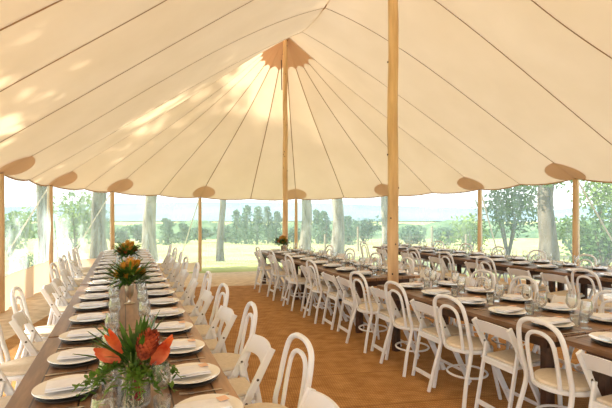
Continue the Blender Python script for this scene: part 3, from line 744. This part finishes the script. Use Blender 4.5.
def arrangement_near(x, y):
    R = random.Random(4); o = empty('flower_arrangement', (x, y, ZT))
    mb = MB(); mb.lathe([(.001,0),(.072,0),(.077,.004),(.078,.19),(.0755,.19),(.0745,.014),(.001,.012)], 32); v = mb.build('glass_vase', M['glass'], o)
    mb = MB(); mb.lathe([(.001,.0145),(.0735,.0145),(.0738,.11),(.001,.11)], 32); mb.build('water', M['water'], v)
    mb = MB()
    for k in range(14):
        a = R.uniform(0, 2*PI); r1 = R.uniform(.01,.06); mb.tube([(math.cos(a+2)*r1, math.sin(a+2)*r1, .02), (math.cos(a)*.05, math.sin(a)*.05, .17), (math.cos(a)*.11, math.sin(a)*.11, .27)], .0035, 6)
    mb.build('stems', M['stem'], o)
    # right-hand protea, two orange beaked blooms, curled red-orange bract (camera looks along +Y, right = +X)
    mb = MB(); scaly(mb, (.055,-.085,.285), (.30,-.1,.95), .046, .135, 130, .019, .024, R, .22); mb.build('protea', M['red'], o)
    def petals(base, dirs, L, w, bend, mat):
        mb = MB()
        for k, (dx, dy, dz) in enumerate(dirs):
            mb.leaf(V(base)+V((0,-.004*k,0)), (dx, dy, dz), L*(1-.08*k), w, bend, up=V((0,-1,.25)), seg=7); mb.leaf(V(base)+V((0,.012-.004*k,0)), (dx, dy, dz), L*(1-.08*k), w*.9, bend*.6, up=V((.15,1,.2)), seg=7)
        return mb.build('orange_bloom', M[mat], o)
    petals((-.055,-.06,.225), [(-.85,-.1,.55),(-.75,-.25,.42),(-.8,-.3,.72)], .125, .048, .10, 'salmon')
    petals((-.045,-.03,.25), [(-.45,0,.9),(-.62,0,.75)], .125, .03, .18, 'orange')
    petals((.075,-.06,.19), [(.62,-.2,.8),(.5,-.25,.9),(.75,-.2,.62)], .13, .046, -.14, 'salmon')
    petals((.085,-.05,.20), [(.7,0,.85)], .14, .04, -.25, 'orange')
    mb = MB()
    for k in range(60):      # narrow dark spears
        a = R.uniform(0, 2*PI); e = R.uniform(.5, 1.6); mb.leaf((math.cos(a)*.03, math.sin(a)*.03, .17+R.random()*.05), (math.cos(a)*.7-.45, math.sin(a)*.7, e), R.uniform(.12,.25), .022, .14, seg=4)
    mb.build('dark_leaves', M['fern'], o)
    mb = MB()
    for k in range(26):      # soft sprays with little leaves, longer to the left
        a = R.uniform(PI*.72, PI*1.75) if k < 18 else R.uniform(-.9, .9); L = R.uniform(.10,.24)*(1 if k < 18 else .75); d = V((math.cos(a), math.sin(a)*.8, R.uniform(-.25,.55))).normalized()
        p0 = V((math.cos(a)*.05, math.sin(a)*.05, .19)); P_ = [p0 + d*L*t + V((0,0,-.10*t*t)) for t in (0,.25,.5,.75,1)]
        mb.tube(P_, .0018, 4)
        for j in range(16):
            t = .2 + .8*j/16; p = p0 + d*L*t + V((0,0,-.10*t*t)); mb.leaf(p, (R.gauss(0,1), R.gauss(0,1), R.gauss(.3,.7)), .034, .019, .1, seg=3)
    mb.build('leafy_sprays', M['fern2'], o)
    mb = MB()
    for k in range(90): t = R.random(); mb.ball((.018+R.gauss(0,.013)*(1-.4*t), -.082+R.gauss(0,.006), .205-.16*t), .0052, 6, 4)
    for dx in (-.01, .01, .0): mb.tube([(.018+dx,-.05,.22),(.018+dx,-.083,.19),(.018+dx,-.084,.06)], .0015, 4)
    mb.build('berry_cluster', M['berry'], o)
    return tag(o, 'large arrangement of orange blooms and red protea in clear glass vase', 'flowers', 'table centrepieces')
def arrangement_far(x, y, label, seed, s=1, top=('yellow','yellow','orange'), vase='goblet'):
    R = random.Random(seed); o = empty('flower_arrangement', (x, y, ZT))
    mb = MB(); mb.lathe([(.001,0),(.042*s,0),(.044*s,.006),(.016*s,.016),(.009*s,.04),(.012*s,.06),(.030*s,.08),(.036*s,.12*s+.01),(.040*s,.16*s),(.037*s,.16*s),(.028*s,.10),(.001,.09)], 24); mb.build('footed_vase', M['brass'], o)
    for k, (c, dx, dy, dz, r) in enumerate([(top[0],.045,-.05,.29,.034),(top[1],-.09,-.05,.26,.026),(top[2],.01,.02,.35,.036),(top[0],-.045,.01,.32,.024),(top[1],.10,.0,.26,.024),(top[1],-.02,-.08,.25,.022),(top[2],.06,.03,.34,.022)]):
        mb = MB(); scaly(mb, (dx*s, dy*s, dz*s), (dx*3, dy*3, 1), r*s, r*2.4*s, 40, .016*s, .024*s, R); mb.build('bloom', M[c], o)
    mb = MB()
    for k in range(150):
        a = R.uniform(0, 2*PI); e = R.uniform(-.15, 1.5); q = R.uniform(.02,.10); mb.leaf((math.cos(a)*q*s, math.sin(a)*q*s, (.17+R.random()*.10)*s), (math.cos(a), math.sin(a), e), R.uniform(.08,.18)*s, .028*s, .25, seg=4)
    mb.build('dark_leaves', M['fern'], o)
    mb = MB()
    for k in range(80):
        a = R.uniform(0, 2*PI); e = R.uniform(.1, 1.9); q = R.uniform(.02,.12); mb.leaf((math.cos(a)*q*s, math.sin(a)*q*s, (.2+R.random()*.10)*s), (math.cos(a), math.sin(a), e), R.uniform(.06,.14)*s, .022*s, .2, seg=4)
    mb.build('bright_leaves', M['fern2'], o)
    return tag(o, label, 'flowers', 'table centrepieces')
arrangement_near(.035, 2.2)
arrangement_far(.04, 4.62, 'yellow blooms and spiky greens in a footed silver vase on left row', 11, 1.12, ('yellow','yellow','yellow'))
arrangement_far(.03, 7.35, 'tall yellow and peach flower arrangement farther down the left row', 12, 1.15, ('yellow','salmon','yellow'))
arrangement_far(3.2, 9.2, 'small flower arrangement at the far end of the middle row', 14, .95, ('yellow','orange','yellow'))

# ------------------------------------------------------------------ light
w = bpy.data.worlds.new('world'); bpy.context.scene.world = w; w.use_nodes = True
nt = w.node_tree; nt.nodes.clear(); L = nt.links
wo = nt.nodes.new('ShaderNodeOutputWorld'); bg = nt.nodes.new('ShaderNodeBackground')
tc = nt.nodes.new('ShaderNodeTexCoord'); sp = nt.nodes.new('ShaderNodeSeparateXYZ'); L.new(tc.outputs['Generated'], sp.inputs[0])
r = nt.nodes.new('ShaderNodeValToRGB'); r.color_ramp.elements[0].position = .0; r.color_ramp.elements[1].position = .7
r.color_ramp.elements[0].color = (.93,.97,1,1); r.color_ramp.elements[1].color = (.78,.88,1,1)
L.new(sp.outputs['Z'], r.inputs[0]); L.new(r.outputs[0], bg.inputs[0]); bg.inputs[1].default_value = 2.2; L.new(bg.outputs[0], wo.inputs[0])
sun = bpy.data.lights.new('sun', 'SUN'); sun.energy = 13; sun.angle = .014; sun.color = (1,.93,.8)
so = bpy.data.objects.new('sun', sun); C.objects.link(so)
el, az = math.radians(34), math.radians(163)      # azimuth measured from +X towards +Y: the sun stands beyond the left wall
sd = V((math.cos(el)*math.cos(az), math.cos(el)*math.sin(az), math.sin(el)))
so.rotation_euler = sd.to_track_quat('Z', 'Y').to_euler(); so.location = (-20, 8, 20)
sc = bpy.context.scene
sc.view_settings.view_transform = 'Standard'; sc.view_settings.look = 'None'; sc.view_settings.exposure = .2; sc.view_settings.gamma = 1
sc.view_settings.use_curve_mapping = False
try:
    sc.cycles.transparent_max_bounces = 24; sc.cycles.max_bounces = 10; sc.cycles.diffuse_bounces = 5
    sc.cycles.use_denoising = True
except Exception: pass
